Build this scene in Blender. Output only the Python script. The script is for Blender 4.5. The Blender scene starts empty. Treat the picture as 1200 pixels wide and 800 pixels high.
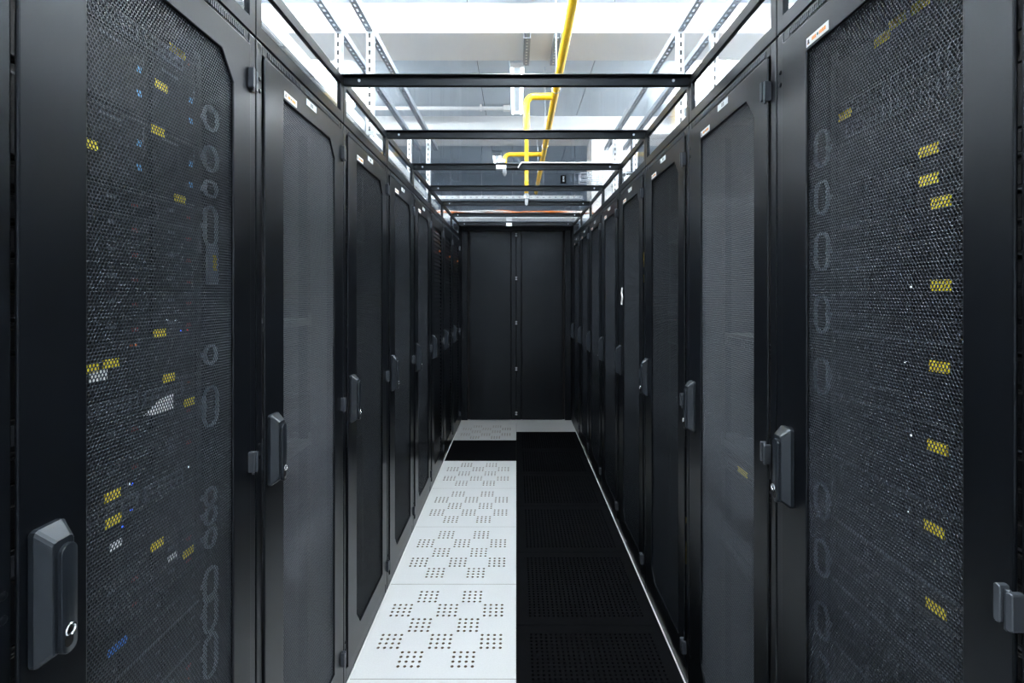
import bpy, bmesh, math, random
import numpy as np
from mathutils import Vector, Matrix
random.seed(7)
S = bpy.context.scene
C = S.collection

# ------------------------------------------------------------------ camera, world, exposure
CAM_H = 1.374
cam_d = bpy.data.cameras.new('camera')
cam = bpy.data.objects.new('camera', cam_d); C.objects.link(cam)
cam.location = (0, 0, CAM_H); cam.rotation_euler = (math.pi/2, 0, 0)
cam_d.sensor_width = 36; cam_d.lens = 18.0
cam_d.shift_x = -5/1200; cam_d.shift_y = -55/1200
cam_d.clip_start = 0.02; cam_d.clip_end = 60
S.camera = cam
w = bpy.data.worlds.new('world'); S.world = w; w.use_nodes = True
w.node_tree.nodes['Background'].inputs[0].default_value = (0.02, 0.022, 0.025, 1)
S.view_settings.view_transform = 'Standard'; S.view_settings.look = 'None'
S.view_settings.exposure = 0.0; S.view_settings.gamma = 1.0
S.view_settings.use_curve_mapping = False
LAMP = 380.0          # radiance of the fluorescent tubes

# ------------------------------------------------------------------ materials
def mat(name, col, rough=0.5, metal=0.0, spec=0.5, var=0.0, scale=20.0, bump=0.0, bscale=200.0, rvar=0.0, tint=(1, 1, 1)):
    m = bpy.data.materials.new(name); m.use_nodes = True
    nt = m.node_tree; b = nt.nodes['Principled BSDF']
    b.inputs['Base Color'].default_value = (*col, 1)
    b.inputs['Roughness'].default_value = rough
    b.inputs['Metallic'].default_value = metal
    b.inputs['Specular IOR Level'].default_value = spec
    b.inputs['Specular Tint'].default_value = (*tint, 1)
    if var or bump or rvar:
        tc = nt.nodes.new('ShaderNodeTexCoord')
        n = nt.nodes.new('ShaderNodeTexNoise'); n.inputs['Scale'].default_value = scale
        n.inputs['Detail'].default_value = 4
        nt.links.new(tc.outputs['Object'], n.inputs['Vector'])
        if var:
            r = nt.nodes.new('ShaderNodeMapRange')
            r.inputs['To Min'].default_value = 1-var; r.inputs['To Max'].default_value = 1+var
            nt.links.new(n.outputs['Fac'], r.inputs['Value'])
            mx = nt.nodes.new('ShaderNodeVectorMath'); mx.operation = 'SCALE'
            mx.inputs[0].default_value = col
            nt.links.new(r.outputs[0], mx.inputs['Scale'])
            nt.links.new(mx.outputs[0], b.inputs['Base Color'])
        if rvar:
            r = nt.nodes.new('ShaderNodeMapRange')
            r.inputs['To Min'].default_value = rough-rvar; r.inputs['To Max'].default_value = rough+rvar
            nt.links.new(n.outputs['Fac'], r.inputs['Value'])
            nt.links.new(r.outputs[0], b.inputs['Roughness'])
        if bump:
            n2 = nt.nodes.new('ShaderNodeTexNoise'); n2.inputs['Scale'].default_value = bscale
            nt.links.new(tc.outputs['Object'], n2.inputs['Vector'])
            bp = nt.nodes.new('ShaderNodeBump'); bp.inputs['Strength'].default_value = bump
            bp.inputs['Distance'].default_value = 0.001
            nt.links.new(n2.outputs['Fac'], bp.inputs['Height'])
            nt.links.new(bp.outputs['Normal'], b.inputs['Normal'])
    return m
def emis(name, col, strength):
    m = bpy.data.materials.new(name); m.use_nodes = True
    nt = m.node_tree; nt.nodes.clear()
    o = nt.nodes.new('ShaderNodeOutputMaterial'); e = nt.nodes.new('ShaderNodeEmission')
    e.inputs[0].default_value = (*col, 1); e.inputs[1].default_value = strength
    nt.links.new(e.outputs[0], o.inputs[0]); return m
def glass(name, refl=0.015, tint=(0.96, 0.98, 0.99)):
    m = bpy.data.materials.new(name); m.use_nodes = True
    nt = m.node_tree; nt.nodes.clear()
    o = nt.nodes.new('ShaderNodeOutputMaterial')
    t = nt.nodes.new('ShaderNodeBsdfTransparent'); t.inputs[0].default_value = (*tint, 1)
    g = nt.nodes.new('ShaderNodeBsdfGlossy'); g.inputs['Roughness'].default_value = 0.04
    lw = nt.nodes.new('ShaderNodeLayerWeight'); lw.inputs[0].default_value = 0.5
    pw = nt.nodes.new('ShaderNodeMath'); pw.operation = 'POWER'; pw.inputs[1].default_value = 5.0
    f = nt.nodes.new('ShaderNodeMapRange'); f.inputs['To Min'].default_value = refl; f.inputs['To Max'].default_value = 0.6
    nt.links.new(lw.outputs['Facing'], pw.inputs[0]); nt.links.new(pw.outputs[0], f.inputs['Value'])
    mx = nt.nodes.new('ShaderNodeMixShader')
    nt.links.new(f.outputs[0], mx.inputs[0]); nt.links.new(t.outputs[0], mx.inputs[1])
    nt.links.new(g.outputs[0], mx.inputs[2]); nt.links.new(mx.outputs[0], o.inputs[0])
    return m

M = dict(
    black=mat('black_powder_coat', (0.0020, 0.0026, 0.0038), 0.33, spec=0.26, var=0.06, scale=6, tint=(0.82, 0.91, 1.0)),
    frame=mat('frame_powder_coat', (0.0022, 0.0028, 0.0040), 0.32, spec=0.30, tint=(0.82, 0.91, 1.0)),
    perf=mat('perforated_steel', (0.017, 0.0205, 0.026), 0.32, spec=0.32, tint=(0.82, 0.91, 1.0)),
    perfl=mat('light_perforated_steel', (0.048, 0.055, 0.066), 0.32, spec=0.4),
    perf_shaded=mat('shaded_perforated_steel', (0.007, 0.0085, 0.011), 0.4, spec=0.14, tint=(0.82, 0.91, 1.0)),  # same mesh steel darkened: shade of the farther doors put into the colour
    dark=mat('dark_void', (0.006, 0.006, 0.007), 0.7, spec=0.2),
    inner=mat('rack_inside', (0.003, 0.0033, 0.004), 0.6, spec=0.15),
    bare=mat('bare_inner_panel', (0.05, 0.056, 0.065), 0.5, metal=0.2),
    rubber=mat('black_rubber', (0.008, 0.008, 0.009), 0.8, spec=0.2),
    handle=mat('handle_plastic', (0.007, 0.009, 0.012), 0.34, spec=0.4, var=0.1, scale=30, tint=(0.82, 0.91, 1.0)),
    chrome=mat('chrome', (0.75, 0.77, 0.8), 0.18, metal=1.0),
    steel=mat('zinc_steel', (0.50, 0.54, 0.60), 0.38, metal=0.85, var=0.08, scale=12),
    hinge=mat('hinge_zinc', (0.05, 0.058, 0.07), 0.32, metal=0.4),
    galv=mat('galvanised_channel', (0.62, 0.66, 0.70), 0.42, metal=0.55, var=0.1, scale=15),
    rail=mat('shaded_zinc_rail', (0.30, 0.34, 0.39), 0.45, metal=0.4, var=0.12, scale=15),  # darker copy of the channel metal, underside shade put into the colour
    nickel=mat('satin_nickel', (0.70, 0.73, 0.76), 0.35, metal=0.3),
    white=mat('white_paint', (0.80, 0.81, 0.82), 0.75, spec=0.25, var=0.03, scale=3),
    beam=mat('beam_plaster', (0.80, 0.815, 0.83), 0.7, spec=0.25, var=0.03, scale=2.5, bump=0.1, bscale=60),
    ceil=mat('ceiling_board', (0.47, 0.535, 0.60), 0.55, spec=0.35, var=0.12, scale=1.6),
    wallb=mat('grey_wall', (0.27, 0.32, 0.385), 0.6, spec=0.3, var=0.12, scale=1.3),
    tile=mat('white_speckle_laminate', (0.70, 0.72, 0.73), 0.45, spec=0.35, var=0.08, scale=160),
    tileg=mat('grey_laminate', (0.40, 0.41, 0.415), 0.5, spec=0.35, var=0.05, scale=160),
    tileb=mat('black_grate_coat', (0.0022, 0.0025, 0.0032), 0.75, spec=0.04, var=0.3, scale=40),
    core=mat('chipboard_core', (0.20, 0.15, 0.105), 0.8, var=0.2, scale=80),
    slab=mat('plenum_slab', (0.05, 0.045, 0.04), 0.9),
    floor=mat('outer_floor', (0.58, 0.62, 0.66), 0.5),
    strip=mat('white_edge_strip', (0.85, 0.86, 0.86), 0.5),
    yellow=mat('yellow_pipe_paint', (0.93, 0.56, 0.012), 0.32, spec=0.5, var=0.05, scale=10),
    label=mat('yellow_label', (0.95, 0.76, 0.02), 0.5),
    labelw=mat('white_label', (0.9, 0.9, 0.9), 0.5),
    labelb=mat('blue_label', (0.04, 0.22, 0.75), 0.5),
    labelg=mat('grey_label', (0.62, 0.67, 0.70), 0.45),
    orange=mat('orange_print', (0.90, 0.36, 0.06), 0.5),
    green=mat('green_print', (0.05, 0.16, 0.12), 0.5),
    ink_shade=mat('dark_print_and_slot_shade', (0.05, 0.05, 0.05), 0.5),  # print, and the painted shade behind channel slots
    red=mat('red_latch', (0.45, 0.03, 0.03), 0.45),
    blue=mat('blue_port', (0.10, 0.32, 0.60), 0.4),
    teal=mat('teal_tab', (0.02, 0.25, 0.26), 0.4),
    server=mat('server_bezel', (0.0035, 0.0038, 0.0046), 0.4, spec=0.25),
    servg=mat('server_grey_trim', (0.09, 0.10, 0.115), 0.4, metal=0.5),
    ring=mat('ring_plastic', (0.34, 0.38, 0.42), 0.4, spec=0.5),
    c_or=mat('orange_cable', (0.72, 0.20, 0.035), 0.5), c_ye=mat('yellow_cable', (0.85, 0.55, 0.05), 0.5),
    c_wh=mat('white_cable', (0.78, 0.78, 0.78), 0.5), c_bk=mat('black_cable', (0.02, 0.02, 0.02), 0.5),
    glass=glass('clear_acrylic'), glass2=glass('clear_window'),
    tube=emis('fluorescent_tube', (0.955, 0.985, 1.0), LAMP),
    led_b=emis('blue_led', (0.05, 0.16, 1.0), 2.5), led_r=emis('red_led', (1.0, 0.06, 0.04), 1.2),
    led_w=emis('white_led', (0.8, 0.92, 1.0), 1.3), led_o=emis('amber_led', (1.0, 0.30, 0.12), 0.35),
)

# ------------------------------------------------------------------ mesh helpers
class MB:
    def __init__(s): s.v = []; s.f = []; s.mi = []
    def add(s, vs, fs, mi=0):
        o = len(s.v); s.v += [tuple(p) for p in vs]; s.f += [tuple(i+o for i in f) for f in fs]; s.mi += [mi]*len(fs); return s
    def box(s, x0, x1, y0, y1, z0, z1, mi=0):
        return s.add([(x0,y0,z0),(x1,y0,z0),(x1,y1,z0),(x0,y1,z0),(x0,y0,z1),(x1,y0,z1),(x1,y1,z1),(x0,y1,z1)],
                     [(0,3,2,1),(4,5,6,7),(0,1,5,4),(1,2,6,5),(2,3,7,6),(3,0,4,7)], mi)
    def tube(s, pts, r, n=10, closed=False, cap=True, mi=0):
        pts = [Vector(p) for p in pts]; N = len(pts); rs = r if isinstance(r, (list, tuple)) else [r]*N
        vs = []; up = None
        for i, p in enumerate(pts):
            if closed: t = pts[(i+1) % N]-pts[i-1]
            else: t = pts[min(i+1, N-1)]-pts[max(i-1, 0)]
            t.normalize()
            if up is None:
                up = Vector((0,0,1)) if abs(t.z) < 0.9 else Vector((1,0,0))
            a = (up-t*up.dot(t)).normalized(); b = t.cross(a); up = a
            for k in range(n):
                an = 2*math.pi*k/n
                vs.append(p+(a*math.cos(an)+b*math.sin(an))*rs[i])
        fs = []
        for i in range(N if closed else N-1):
            j = (i+1) % N
            for k in range(n):
                k2 = (k+1) % n
                fs.append((i*n+k, i*n+k2, j*n+k2, j*n+k))
        if cap and not closed:
            fs.append(tuple(range(n-1, -1, -1))); fs.append(tuple((N-1)*n+k for k in range(n)))
        return s.add(vs, fs, mi)
    def cyl(s, p0, p1, r, n=12, mi=0): return s.tube([p0, p1], r, n, mi=mi)
    def prism(s, poly, axis, a0, a1, mi=0):
        """poly: 2-D outline; axis 'y': (x,z) extruded along y; 'x': (y,z); 'z': (x,y)"""
        def P(u, v, a):
            return {'y': (u, a, v), 'x': (a, u, v), 'z': (u, v, a)}[axis]
        n = len(poly)
        vs = [P(u, v, a0) for u, v in poly]+[P(u, v, a1) for u, v in poly]
        fs = [tuple(range(n)), tuple(range(2*n-1, n-1, -1))]+[(i, i+n, (i+1) % n+n, (i+1) % n) for i in range(n)]
        return s.add(vs, fs, mi)
    def mesh(s, name, mats, bevel=0.0, seg=1, smooth=False, angle=50):
        me = bpy.data.meshes.new(name)
        me.from_pydata([tuple(p) for p in s.v], [], s.f)
        for m in (mats if isinstance(mats, (list, tuple)) else [mats]): me.materials.append(m)
        me.polygons.foreach_set('material_index', s.mi)
        bm = bmesh.new(); bm.from_mesh(me)
        bmesh.ops.recalc_face_normals(bm, faces=bm.faces[:])
        if bevel:
            es = [e for e in bm.edges if len(e.link_faces) == 2 and e.calc_face_angle(0) > math.radians(angle)]
            bmesh.ops.bevel(bm, geom=es, offset=bevel, segments=seg, profile=0.5, affect='EDGES', clamp_overlap=True)
        bm.to_mesh(me); bm.free()
        if smooth:
            for p in me.polygons: p.use_smooth = True
            try: me.set_sharp_from_angle(angle=math.radians(40))
            except Exception: pass
        return me
def rrect(cx, cz, w, h, r, n=4):
    out = []
    for sx, sz, a0 in ((1,1,0),(-1,1,90),(-1,-1,180),(1,-1,270)):
        for k in range(n+1):
            a = math.radians(a0+90*k/n)
            out.append((cx+sx*(w/2-r)+r*math.cos(a), cz+sz*(h/2-r)+r*math.sin(a)))
    return out
def ob(name, me, parent=None, loc=(0,0,0), rz=0.0):
    o = bpy.data.objects.new(name, me); C.objects.link(o)
    o.location = loc; o.rotation_euler = (0, 0, rz)
    if parent is not None: o.parent = parent
    return o
def tag(o, label, cat, group=None):
    o['label'] = label; o['category'] = cat
    if group: o['group'] = group
    return o
def thing(name, label, cat, loc=(0,0,0), rz=0.0, group=None):
    return tag(ob(name, None, None, loc, rz), label, cat, group)
def struct(name, me, label=None, loc=(0,0,0)):
    o = ob(name, me, None, loc); o['kind'] = 'structure'
    if label: o['label'] = label
    return o
CACHE = {}
def cached(key, fn):
    if key not in CACHE: CACHE[key] = fn()
    return CACHE[key]
ORD = ['first','second','third','fourth','fifth','sixth','seventh','eighth','ninth','tenth','eleventh','twelfth','thirteenth',
       'fourteenth','fifteenth','sixteenth','seventeenth','eighteenth','nineteenth','twentieth','twenty-first','twenty-second','twenty-third','twenty-fourth']

# ------------------------------------------------------------------ room dimensions
XW = 2.7; YB = 9.3; YF = -2.6
ZC = CAM_H+2.2            # ceiling
ZB = CAM_H+1.98           # underside of the beams
B1 = (3.87, 4.34); B2 = (6.32, 6.83); B0 = (1.42, 1.89)
FACE = 0.60               # distance of the rack fronts from the middle of the aisle
Y0 = 1.18                 # joint between the two nearest racks
YE = 5.38                 # end of the rack rows
YD = 5.61                 # end door

# ------------------------------------------------------------------ structure
# floor slabs at the sides + plenum, tiles are children
mb = MB()
mb.box(-XW, -FACE-0.012, YF, YB, -0.06, 0); mb.box(FACE+0.012, XW, YF, YB, -0.06, 0)
mb.box(-FACE-0.012, FACE+0.012, YD+0.02, YB, -0.06, 0); mb.box(-FACE-0.012, FACE+0.012, YF, -1.2, -0.06, 0)
mb.box(-XW, XW, YF, YB, -0.45, -0.40, 1)
floor = struct('floor', mb.mesh('floor', [M['floor'], M['slab']]))

def holed_tile(w, d, holes, cell, r, n, th, mats, core_mi):
    """raised floor tile with real round holes; holes = set of centres on a regular sub-grid of squares 'cell'"""
    mb = MB(); g = 0.0008
    x0, x1, y0, y1 = g, w-g, g, d-g
    xs = sorted({x0, x1} | {round(c[0]-cell/2, 5) for c in holes} | {round(c[0]+cell/2, 5) for c in holes})
    ys = sorted({y0, y1} | {round(c[1]-cell/2, 5) for c in holes} | {round(c[1]+cell/2, 5) for c in holes})
    H = {(round(a, 4), round(b, 4)) for a, b in holes}
    for i in range(len(xs)-1):
        j = 0
        while j < len(ys)-1:
            cx = round((xs[i]+xs[i+1])/2, 4); cy = round((ys[j]+ys[j+1])/2, 4)
            if (cx, cy) in H:
                sq = []; ci = []
                for k in range(n):
                    a = 2*math.pi*(k+0.5)/n; c, s = math.cos(a), math.sin(a); m = max(abs(c), abs(s))
                    sq.append((cx+c/m*(xs[i+1]-xs[i])/2, cy+s/m*(ys[j+1]-ys[j])/2)); ci.append((cx+c*r, cy+s*r))
                vs = [(a, b, 0) for a, b in sq]+[(a, b, 0) for a, b in ci]+[(a, b, -th) for a, b in ci]
                mb.add(vs, [(k, (k+1) % n, n+(k+1) % n, n+k) for k in range(n)])
                mb.add([vs[n+k] for k in range(n)]+[vs[2*n+k] for k in range(n)],
                       [(k, (k+1) % n, n+(k+1) % n, n+k) for k in range(n)], core_mi)
                if n == 4 or True:
                    # corner fill where the polygon leaves the square's corners
                    for sx in (-1, 1):
                        for sy in (-1, 1):
                            q = [p for p in sq if (p[0]-cx)*sx > 1e-6 and (p[1]-cy)*sy > 1e-6]
                            if len(q) == 2:
                                mb.add([(q[0][0], q[0][1], 0), (cx+sx*(xs[i+1]-xs[i])/2, cy+sy*(ys[j+1]-ys[j])/2, 0), (q[1][0], q[1][1], 0)], [(0, 1, 2)])
                j += 1
            else:
                j2 = j
                while j2 < len(ys)-1 and (cx, round((ys[j2]+ys[j2+1])/2, 4)) not in H: j2 += 1
                mb.add([(xs[i], ys[j], 0), (xs[i+1], ys[j], 0), (xs[i+1], ys[j2], 0), (xs[i], ys[j2], 0)], [(0, 1, 2, 3)])
                j = j2
    # skirt
    mb.add([(x0,y0,0),(x1,y0,0),(x1,y1,0),(x0,y1,0),(x0,y0,-th),(x1,y0,-th),(x1,y1,-th),(x0,y1,-th)],
           [(0,1,5,4),(1,2,6,5),(2,3,7,6),(3,0,4,7)], core_mi)
    me = bpy.data.meshes.new('tile'); me.from_pydata(mb.v, [], mb.f)
    for m in mats: me.materials.append(m)
    me.polygons.foreach_set('material_index', mb.mi)
    # make the top faces look up
    bm = bmesh.new(); bm.from_mesh(me)
    for f in bm.faces:
        f.normal_update()
        if abs(f.normal.z) > 0.9 and f.normal.z < 0: f.normal_flip()
    bm.to_mesh(me); bm.free()
    return me
holes = []
for r_ in range(5):
    for c_ in range(5):
        if (r_+c_) % 2 == 1:
            for a in range(4):
                for b in range(4):
                    holes.append((round(0.1+0.1*c_+(a-1.5)*0.025, 5), round(0.1+0.1*r_+(b-1.5)*0.025, 5)))
perf_tile = holed_tile(0.6, 0.6, holes, 0.025, 0.0063, 8, 0.03, [M['tile'], M['core']], 1)
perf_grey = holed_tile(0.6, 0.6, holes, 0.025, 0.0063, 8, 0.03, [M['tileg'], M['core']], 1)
bh = [(round(0.06+0.02*a, 5), round(0.06+0.02*b, 5)) for a in range(25) for b in range(25)]
grate_tile = holed_tile(0.6, 0.6, bh, 0.02, 0.006, 4, 0.03, [M['tileb'], M['tileb']], 1)
def solid_tile(d, m): return MB().box(0.0008, 0.5992, 0.0008, d-0.0008, -0.03, 0).mesh('solid_tile', m, bevel=0.0008)
for k in range(-4, 7):
    y = 1.83+0.6*(k-1)
    if k == 5:   ob('floor_tile', solid_tile(0.6, M['tileb']), floor, (-0.6, y, 0))
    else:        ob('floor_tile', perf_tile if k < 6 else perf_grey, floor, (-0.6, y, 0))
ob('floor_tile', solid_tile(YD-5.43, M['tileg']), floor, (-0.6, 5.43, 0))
for k in range(-5, 6):
    y = 2.13+0.6*(k-1)
    ob('floor_tile', grate_tile, floor, (0.0, y, 0))
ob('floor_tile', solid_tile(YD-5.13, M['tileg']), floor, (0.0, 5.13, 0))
for i, sx in enumerate((-1, 1)):
    struct('trim_%d' % (i+1), MB().box(*sorted((sx*0.5945, sx*0.599)), -1.2, 5.12, 0.0002, 0.004).mesh('edge_strip', M['strip']), 'thin white strip along the foot of the racks')

struct('wall_left', MB().box(-XW-0.1, -XW, YF, YB, -0.45, ZC).mesh('wall', M['white']))
struct('wall_right', MB().box(XW, XW+0.1, YF, YB, -0.45, ZC).mesh('wall', M['white']))
wall_back = struct('wall_back', MB().box(-XW, XW, YB, YB+0.1, -0.45, ZC).mesh('wall', M['wallb']))
struct('wall_front', MB().box(-XW, XW, YF-0.1, YF, -0.45, ZC).mesh('wall', M['white']))
ceiling = struct('ceiling', MB().box(-XW-0.1, XW+0.1, YF-0.1, YB+0.1, ZC+0.012, ZC+0.12).mesh('ceiling', M['inner']))
jx = [-XW, -1.48, -0.37, 0.74, 1.85, XW]
for (ya, yb) in ((YF, B0[0]), (B0[1], B1[0]), (B1[1], B2[0]), (B2[1], YB)):
    for a, b in zip(jx[:-1], jx[1:]):
        ob('ceiling_panel', MB().box(a+0.003, b-0.003, ya, yb, ZC, ZC+0.012).mesh('ceiling_panel', M['ceil'], bevel=0.002), ceiling)
for (ya, yb) in (B0, B1, B2):
    ob('beam', MB().box(-XW, XW, ya, yb, ZB, ZC+0.012).mesh('beam', M['beam'], bevel=0.006), ceiling)
struct('column', MB().box(0.935, 1.42, 6.37, 6.78, -0.06, ZB).mesh('column', M['white'], bevel=0.006), 'pale square column under the far ceiling beam')

# end door of the aisle
door = struct('door_1', MB().box(-0.60, 0.60, YD+0.03, YD+0.06, 0, 2.10).mesh('door_back', M['dark']), 'black double sliding door closing the end of the aisle')
for sx in (-1, 1):
    ob('jamb', MB().box(sx*0.532, sx*0.60, YD-0.015, YD+0.03, 0, 2.085).mesh('jamb', M['black'], bevel=0.004), door)
    ob('leaf', MB().box(*(sorted((sx*0.058, sx*0.507))), YD, YD+0.03, 0.004, 2.072).mesh('leaf', M['black'], bevel=0.003), door)
    ob('meeting_stile', MB().box(*(sorted((sx*0.002, sx*0.053))), YD-0.004, YD+0.03, 0.004, 2.072).mesh('stile', M['black'], bevel=0.003), door)
ob('header', MB().box(-0.60, 0.60, YD-0.03, YD+0.03, 2.074, 2.118).mesh('header', M['black'], bevel=0.003), door)
cm = MB()
cm.box(-0.012, 0.012, -0.012, 0, 0.008, 0.017).box(-0.012, 0.012, -0.012, 0, -0.017, -0.008)
cm.box(-0.004, 0.004, -0.006, 0, -0.02, 0.02)
cm = cm.mesh('catch', M['nickel'], bevel=0.002)
for i, py in enumerate((275, 326, 378, 432, 484)):
    ob('catch', cm, door, (0.0, YD-0.004, CAM_H+(345-py)/600*YD))
for i, sx in enumerate((-1, 1)):
    struct('trim_%d' % (i+3), MB().box(sx*0.600, sx*0.66, YE+0.002, YD+0.05, 0, 2.118).mesh('filler', M['black'], bevel=0.003), 'black filler panel between the last rack and the end door')

# ------------------------------------------------------------------ lamps
def lamp(label, loc, length=1.25, power=1.0, rz=0.0):
    t = thing('fluorescent_lamp', label, 'lamp', loc, rz, 'twin tube lamps on the ceiling')
    L = length/2
    ob('housing', MB().box(-0.075, 0.075, -L-0.02, L+0.02, -0.035, 0).mesh('housing', M['ceil'], bevel=0.004), t)
    mt = M['tube'] if power == 1.0 else cached(('tube', power), lambda: emis('fluorescent_tube_%.2f' % power, (0.955, 0.985, 1.0), LAMP*power))
    for sx in (-1, 1):
        ob('tube', MB().cyl((sx*0.047, -L, -0.060), (sx*0.047, L, -0.060), 0.017, 12).mesh('tube', mt, smooth=True), t)
    for sy in (-1, 1):
        ob('end_cap', MB().box(-0.065, 0.065, sy*L-0.012, sy*L+0.012, -0.075, -0.035).mesh('end_cap', M['white'], bevel=0.003), t)
    return t
lamp('twin tube ceiling lamp seen past the yellow pipe', (0.008, 5.42, ZC), 1.25, 0.012)
lamp('small far twin tube lamp left of the yellow pipes', (-0.30, 8.3, ZC), 0.9, 0.012)
for lab, loc, pw in (('lamp over the aisle just above the camera view', (0, 2.75, ZC), 1.0),
                 ('lamp over the aisle behind the camera', (0, -1.0, ZC), 1.0),
                 ('lamp above the nearest left racks', (-1.9, 1.0, ZC), 1.0),
                 ('lamp above the middle left racks', (-1.9, 2.95, ZC), 1.0),
                 ('lamp above the nearest right racks', (1.9, 1.0, ZC), 1.0),
                 ('lamp above the middle right racks', (1.9, 2.95, ZC), 1.0),
                 ('lamp above the far right racks', (1.9, 5.2, ZC), 0.7),
                 ('lamp above the far left racks', (-1.9, 5.2, ZC), 0.5)):
    lamp(lab, loc, 1.25, pw)

# ------------------------------------------------------------------ rack meshes (local: front faces -Y, handle at -X)
RW = 0.30; RH = 1.965; RD = 1.0
DX0, DX1, DZ0, DZ1 = -0.2683, 0.2683, 0.055, 1.935
WX0, WX1, WZ0, WZ1 = -0.170, 0.197, 0.130, 1.872
CHX, CHZ = 0.042, 0.052
def frame_mesh():
    mb = MB()
    for sx in (-1, 1):
        mb.box(*sorted((sx*0.270, sx*0.2985)), 0, 0.05, 0, RH)          # front posts
        mb.box(*sorted((sx*0.270, sx*0.2985)), RD-0.05, RD, 0, RH)
    return mb.mesh('posts', M['frame'], bevel=0.004, seg=3)
def header_mesh():
    return MB().box(-0.270, 0.270, 0.001, 0.05, 1.939, RH).mesh('header', M['frame'], bevel=0.002)
def sill_mesh():
    return MB().box(-0.270, 0.270, 0.001, 0.05, 0, 0.051).mesh('sill', M['frame'], bevel=0.002)
def side_mesh(sx, m):
    return MB().box(*sorted((sx*0.294, sx*0.2985)), 0.05, RD-0.05, 0.01, RH).mesh('side_panel', M[m])
def top_mesh(): return MB().box(-0.294, 0.294, 0.05, RD-0.05, RH-0.004, RH).mesh('top_panel', M['black'])
def bottom_mesh(): return MB().box(-0.294, 0.294, 0.05, RD-0.05, 0.02, 0.024).mesh('bottom_panel', M['inner'])
def rear_mesh(): return MB().box(-0.270, 0.270, RD-0.02, RD, 0.03, 1.94).mesh('rear_panel', M['inner'])
def vent_mesh():
    mb = MB()
    for i in range(70):
        x = -0.245+i*0.0071
        mb.box(x, x+0.0036, -0.0012, 0.001, 1.944, 1.957)
    return mb.mesh('vent_ribs', M['hinge'])
def door_mesh():
    O = [(DX0,DZ0),(DX1,DZ0),(DX1,DZ1),(DX0,DZ1)]
    I = [(WX0+CHX,WZ0),(WX0,WZ0+CHZ),(WX1,WZ0),(WX1,WZ1-CHZ),(WX1-CHX,WZ1),(WX0,WZ1)]
    P = O+I; n = len(P)
    F = [(0,1,6,4),(1,2,7,6),(2,8,7),(2,3,9,8),(3,0,5,9),(0,4,5)]
    ya, yb = -0.0055, 0.0005
    vs = [(x, ya, z) for x, z in P]+[(x, yb, z) for x, z in P]
    fs = list(F)+[tuple(i+n for i in reversed(f)) for f in F]
    for a, b in ((0,1),(1,2),(2,3),(3,0)): fs.append((a, a+n, b+n, b))
    for a, b in ((4,6),(6,7),(7,8),(8,9),(9,5),(5,4)): fs.append((a, b, b+n, a+n))
    mb = MB(); mb.add(vs, fs)
    return mb.mesh('door', M['black'], bevel=0.0024, seg=2)
def perf_mesh():
    p = 0.0062; R = p/math.sqrt(3); r = 0.815*R; th = 0.0012
    xs0 = np.arange(WX0-0.006, WX1+0.006, p); zs = np.arange(WZ0-0.006, WZ1+0.006, p*math.sqrt(3)/2)
    cx = []; cz = []
    for i, z in enumerate(zs):
        x = xs0+(p/2 if i % 2 else 0); cx.append(x); cz.append(np.full_like(x, z))
    cx = np.concatenate(cx); cz = np.concatenate(cz)
    # leave out what the two chamfers of the window cover
    k1 = (cx-(WX0-0.01))/CHX+(cz-(WZ0-0.01))/CHZ > 1.0
    k2 = ((WX1+0.01)-cx)/CHX+((WZ1+0.01)-cz)/CHZ > 1.0
    cx = cx[k1 & k2]; cz = cz[k1 & k2]; n = len(cx)
    a = np.radians(30+60*np.arange(6)); ca, sa = np.cos(a), np.sin(a)
    V = np.zeros((n, 18, 3), np.float32)
    V[:, 0:6, 0] = cx[:, None]+R*ca; V[:, 0:6, 2] = cz[:, None]+R*sa
    V[:, 6:12, 0] = cx[:, None]+r*ca; V[:, 6:12, 2] = cz[:, None]+r*sa
    V[:, 12:18] = V[:, 6:12]; V[:, 12:18, 1] = th
    q = []
    for k in range(6):
        k2 = (k+1) % 6
        q.append((k, k2, 6+k2, 6+k)); q.append((6+k, 6+k2, 12+k2, 12+k))
    q = np.array(q, np.int32)
    F = (q[None]+(np.arange(n)*18)[:, None, None]).reshape(-1, 4)
    me = bpy.data.meshes.new('perforated_panel')
    me.vertices.add(n*18); me.vertices.foreach_set('co', V.reshape(-1))
    nf = len(F)
    me.loops.add(nf*4); me.loops.foreach_set('vertex_index', F.reshape(-1).astype(np.int32))
    me.polygons.add(nf); me.polygons.foreach_set('loop_start', np.arange(nf, dtype=np.int32)*4)
    me.materials.append(M['perf']); me.update(calc_edges=True)
    return me
def handle_body():
    mb = MB()
    b = rrect(0, 0, 0.044, 0.170, 0.006, 2); t = rrect(0, -0.002, 0.030, 0.140, 0.006, 2)
    n = len(b)
    vs = [(x, 0, z) for x, z in b]+[(x, -0.008, z) for x, z in b]+[(x, -0.026, z) for x, z in t]
    fs = [tuple(range(n))]+[tuple(2*n+i for i in range(n-1, -1, -1))]
    for L in (0, n):
        fs += [(L+i, L+(i+1) % n, L+n+(i+1) % n, L+n+i) for i in range(n)]
    mb.add(vs, fs)
    return mb.mesh('swing_handle', M['handle'], bevel=0.0012)
def lever_mesh():
    return MB().prism(rrect(0.002, -0.008, 0.023, 0.138, 0.0114, 6), 'y', -0.032, -0.022).mesh('lever', M['handle'], bevel=0.003, seg=2, smooth=True)
def lock_mesh():
    mb = MB(); mb.cyl((0, -0.0315, -0.046), (0, -0.0345, -0.046), 0.0060, 16)
    mb.tube([(0.0066*math.cos(a), -0.0348, -0.046+0.0066*math.sin(a)) for a in np.linspace(0, 2*math.pi, 16, endpoint=False)], 0.0016, 6, closed=True)
    return mb.mesh('lock_cylinder', M['chrome'], smooth=True)
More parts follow.
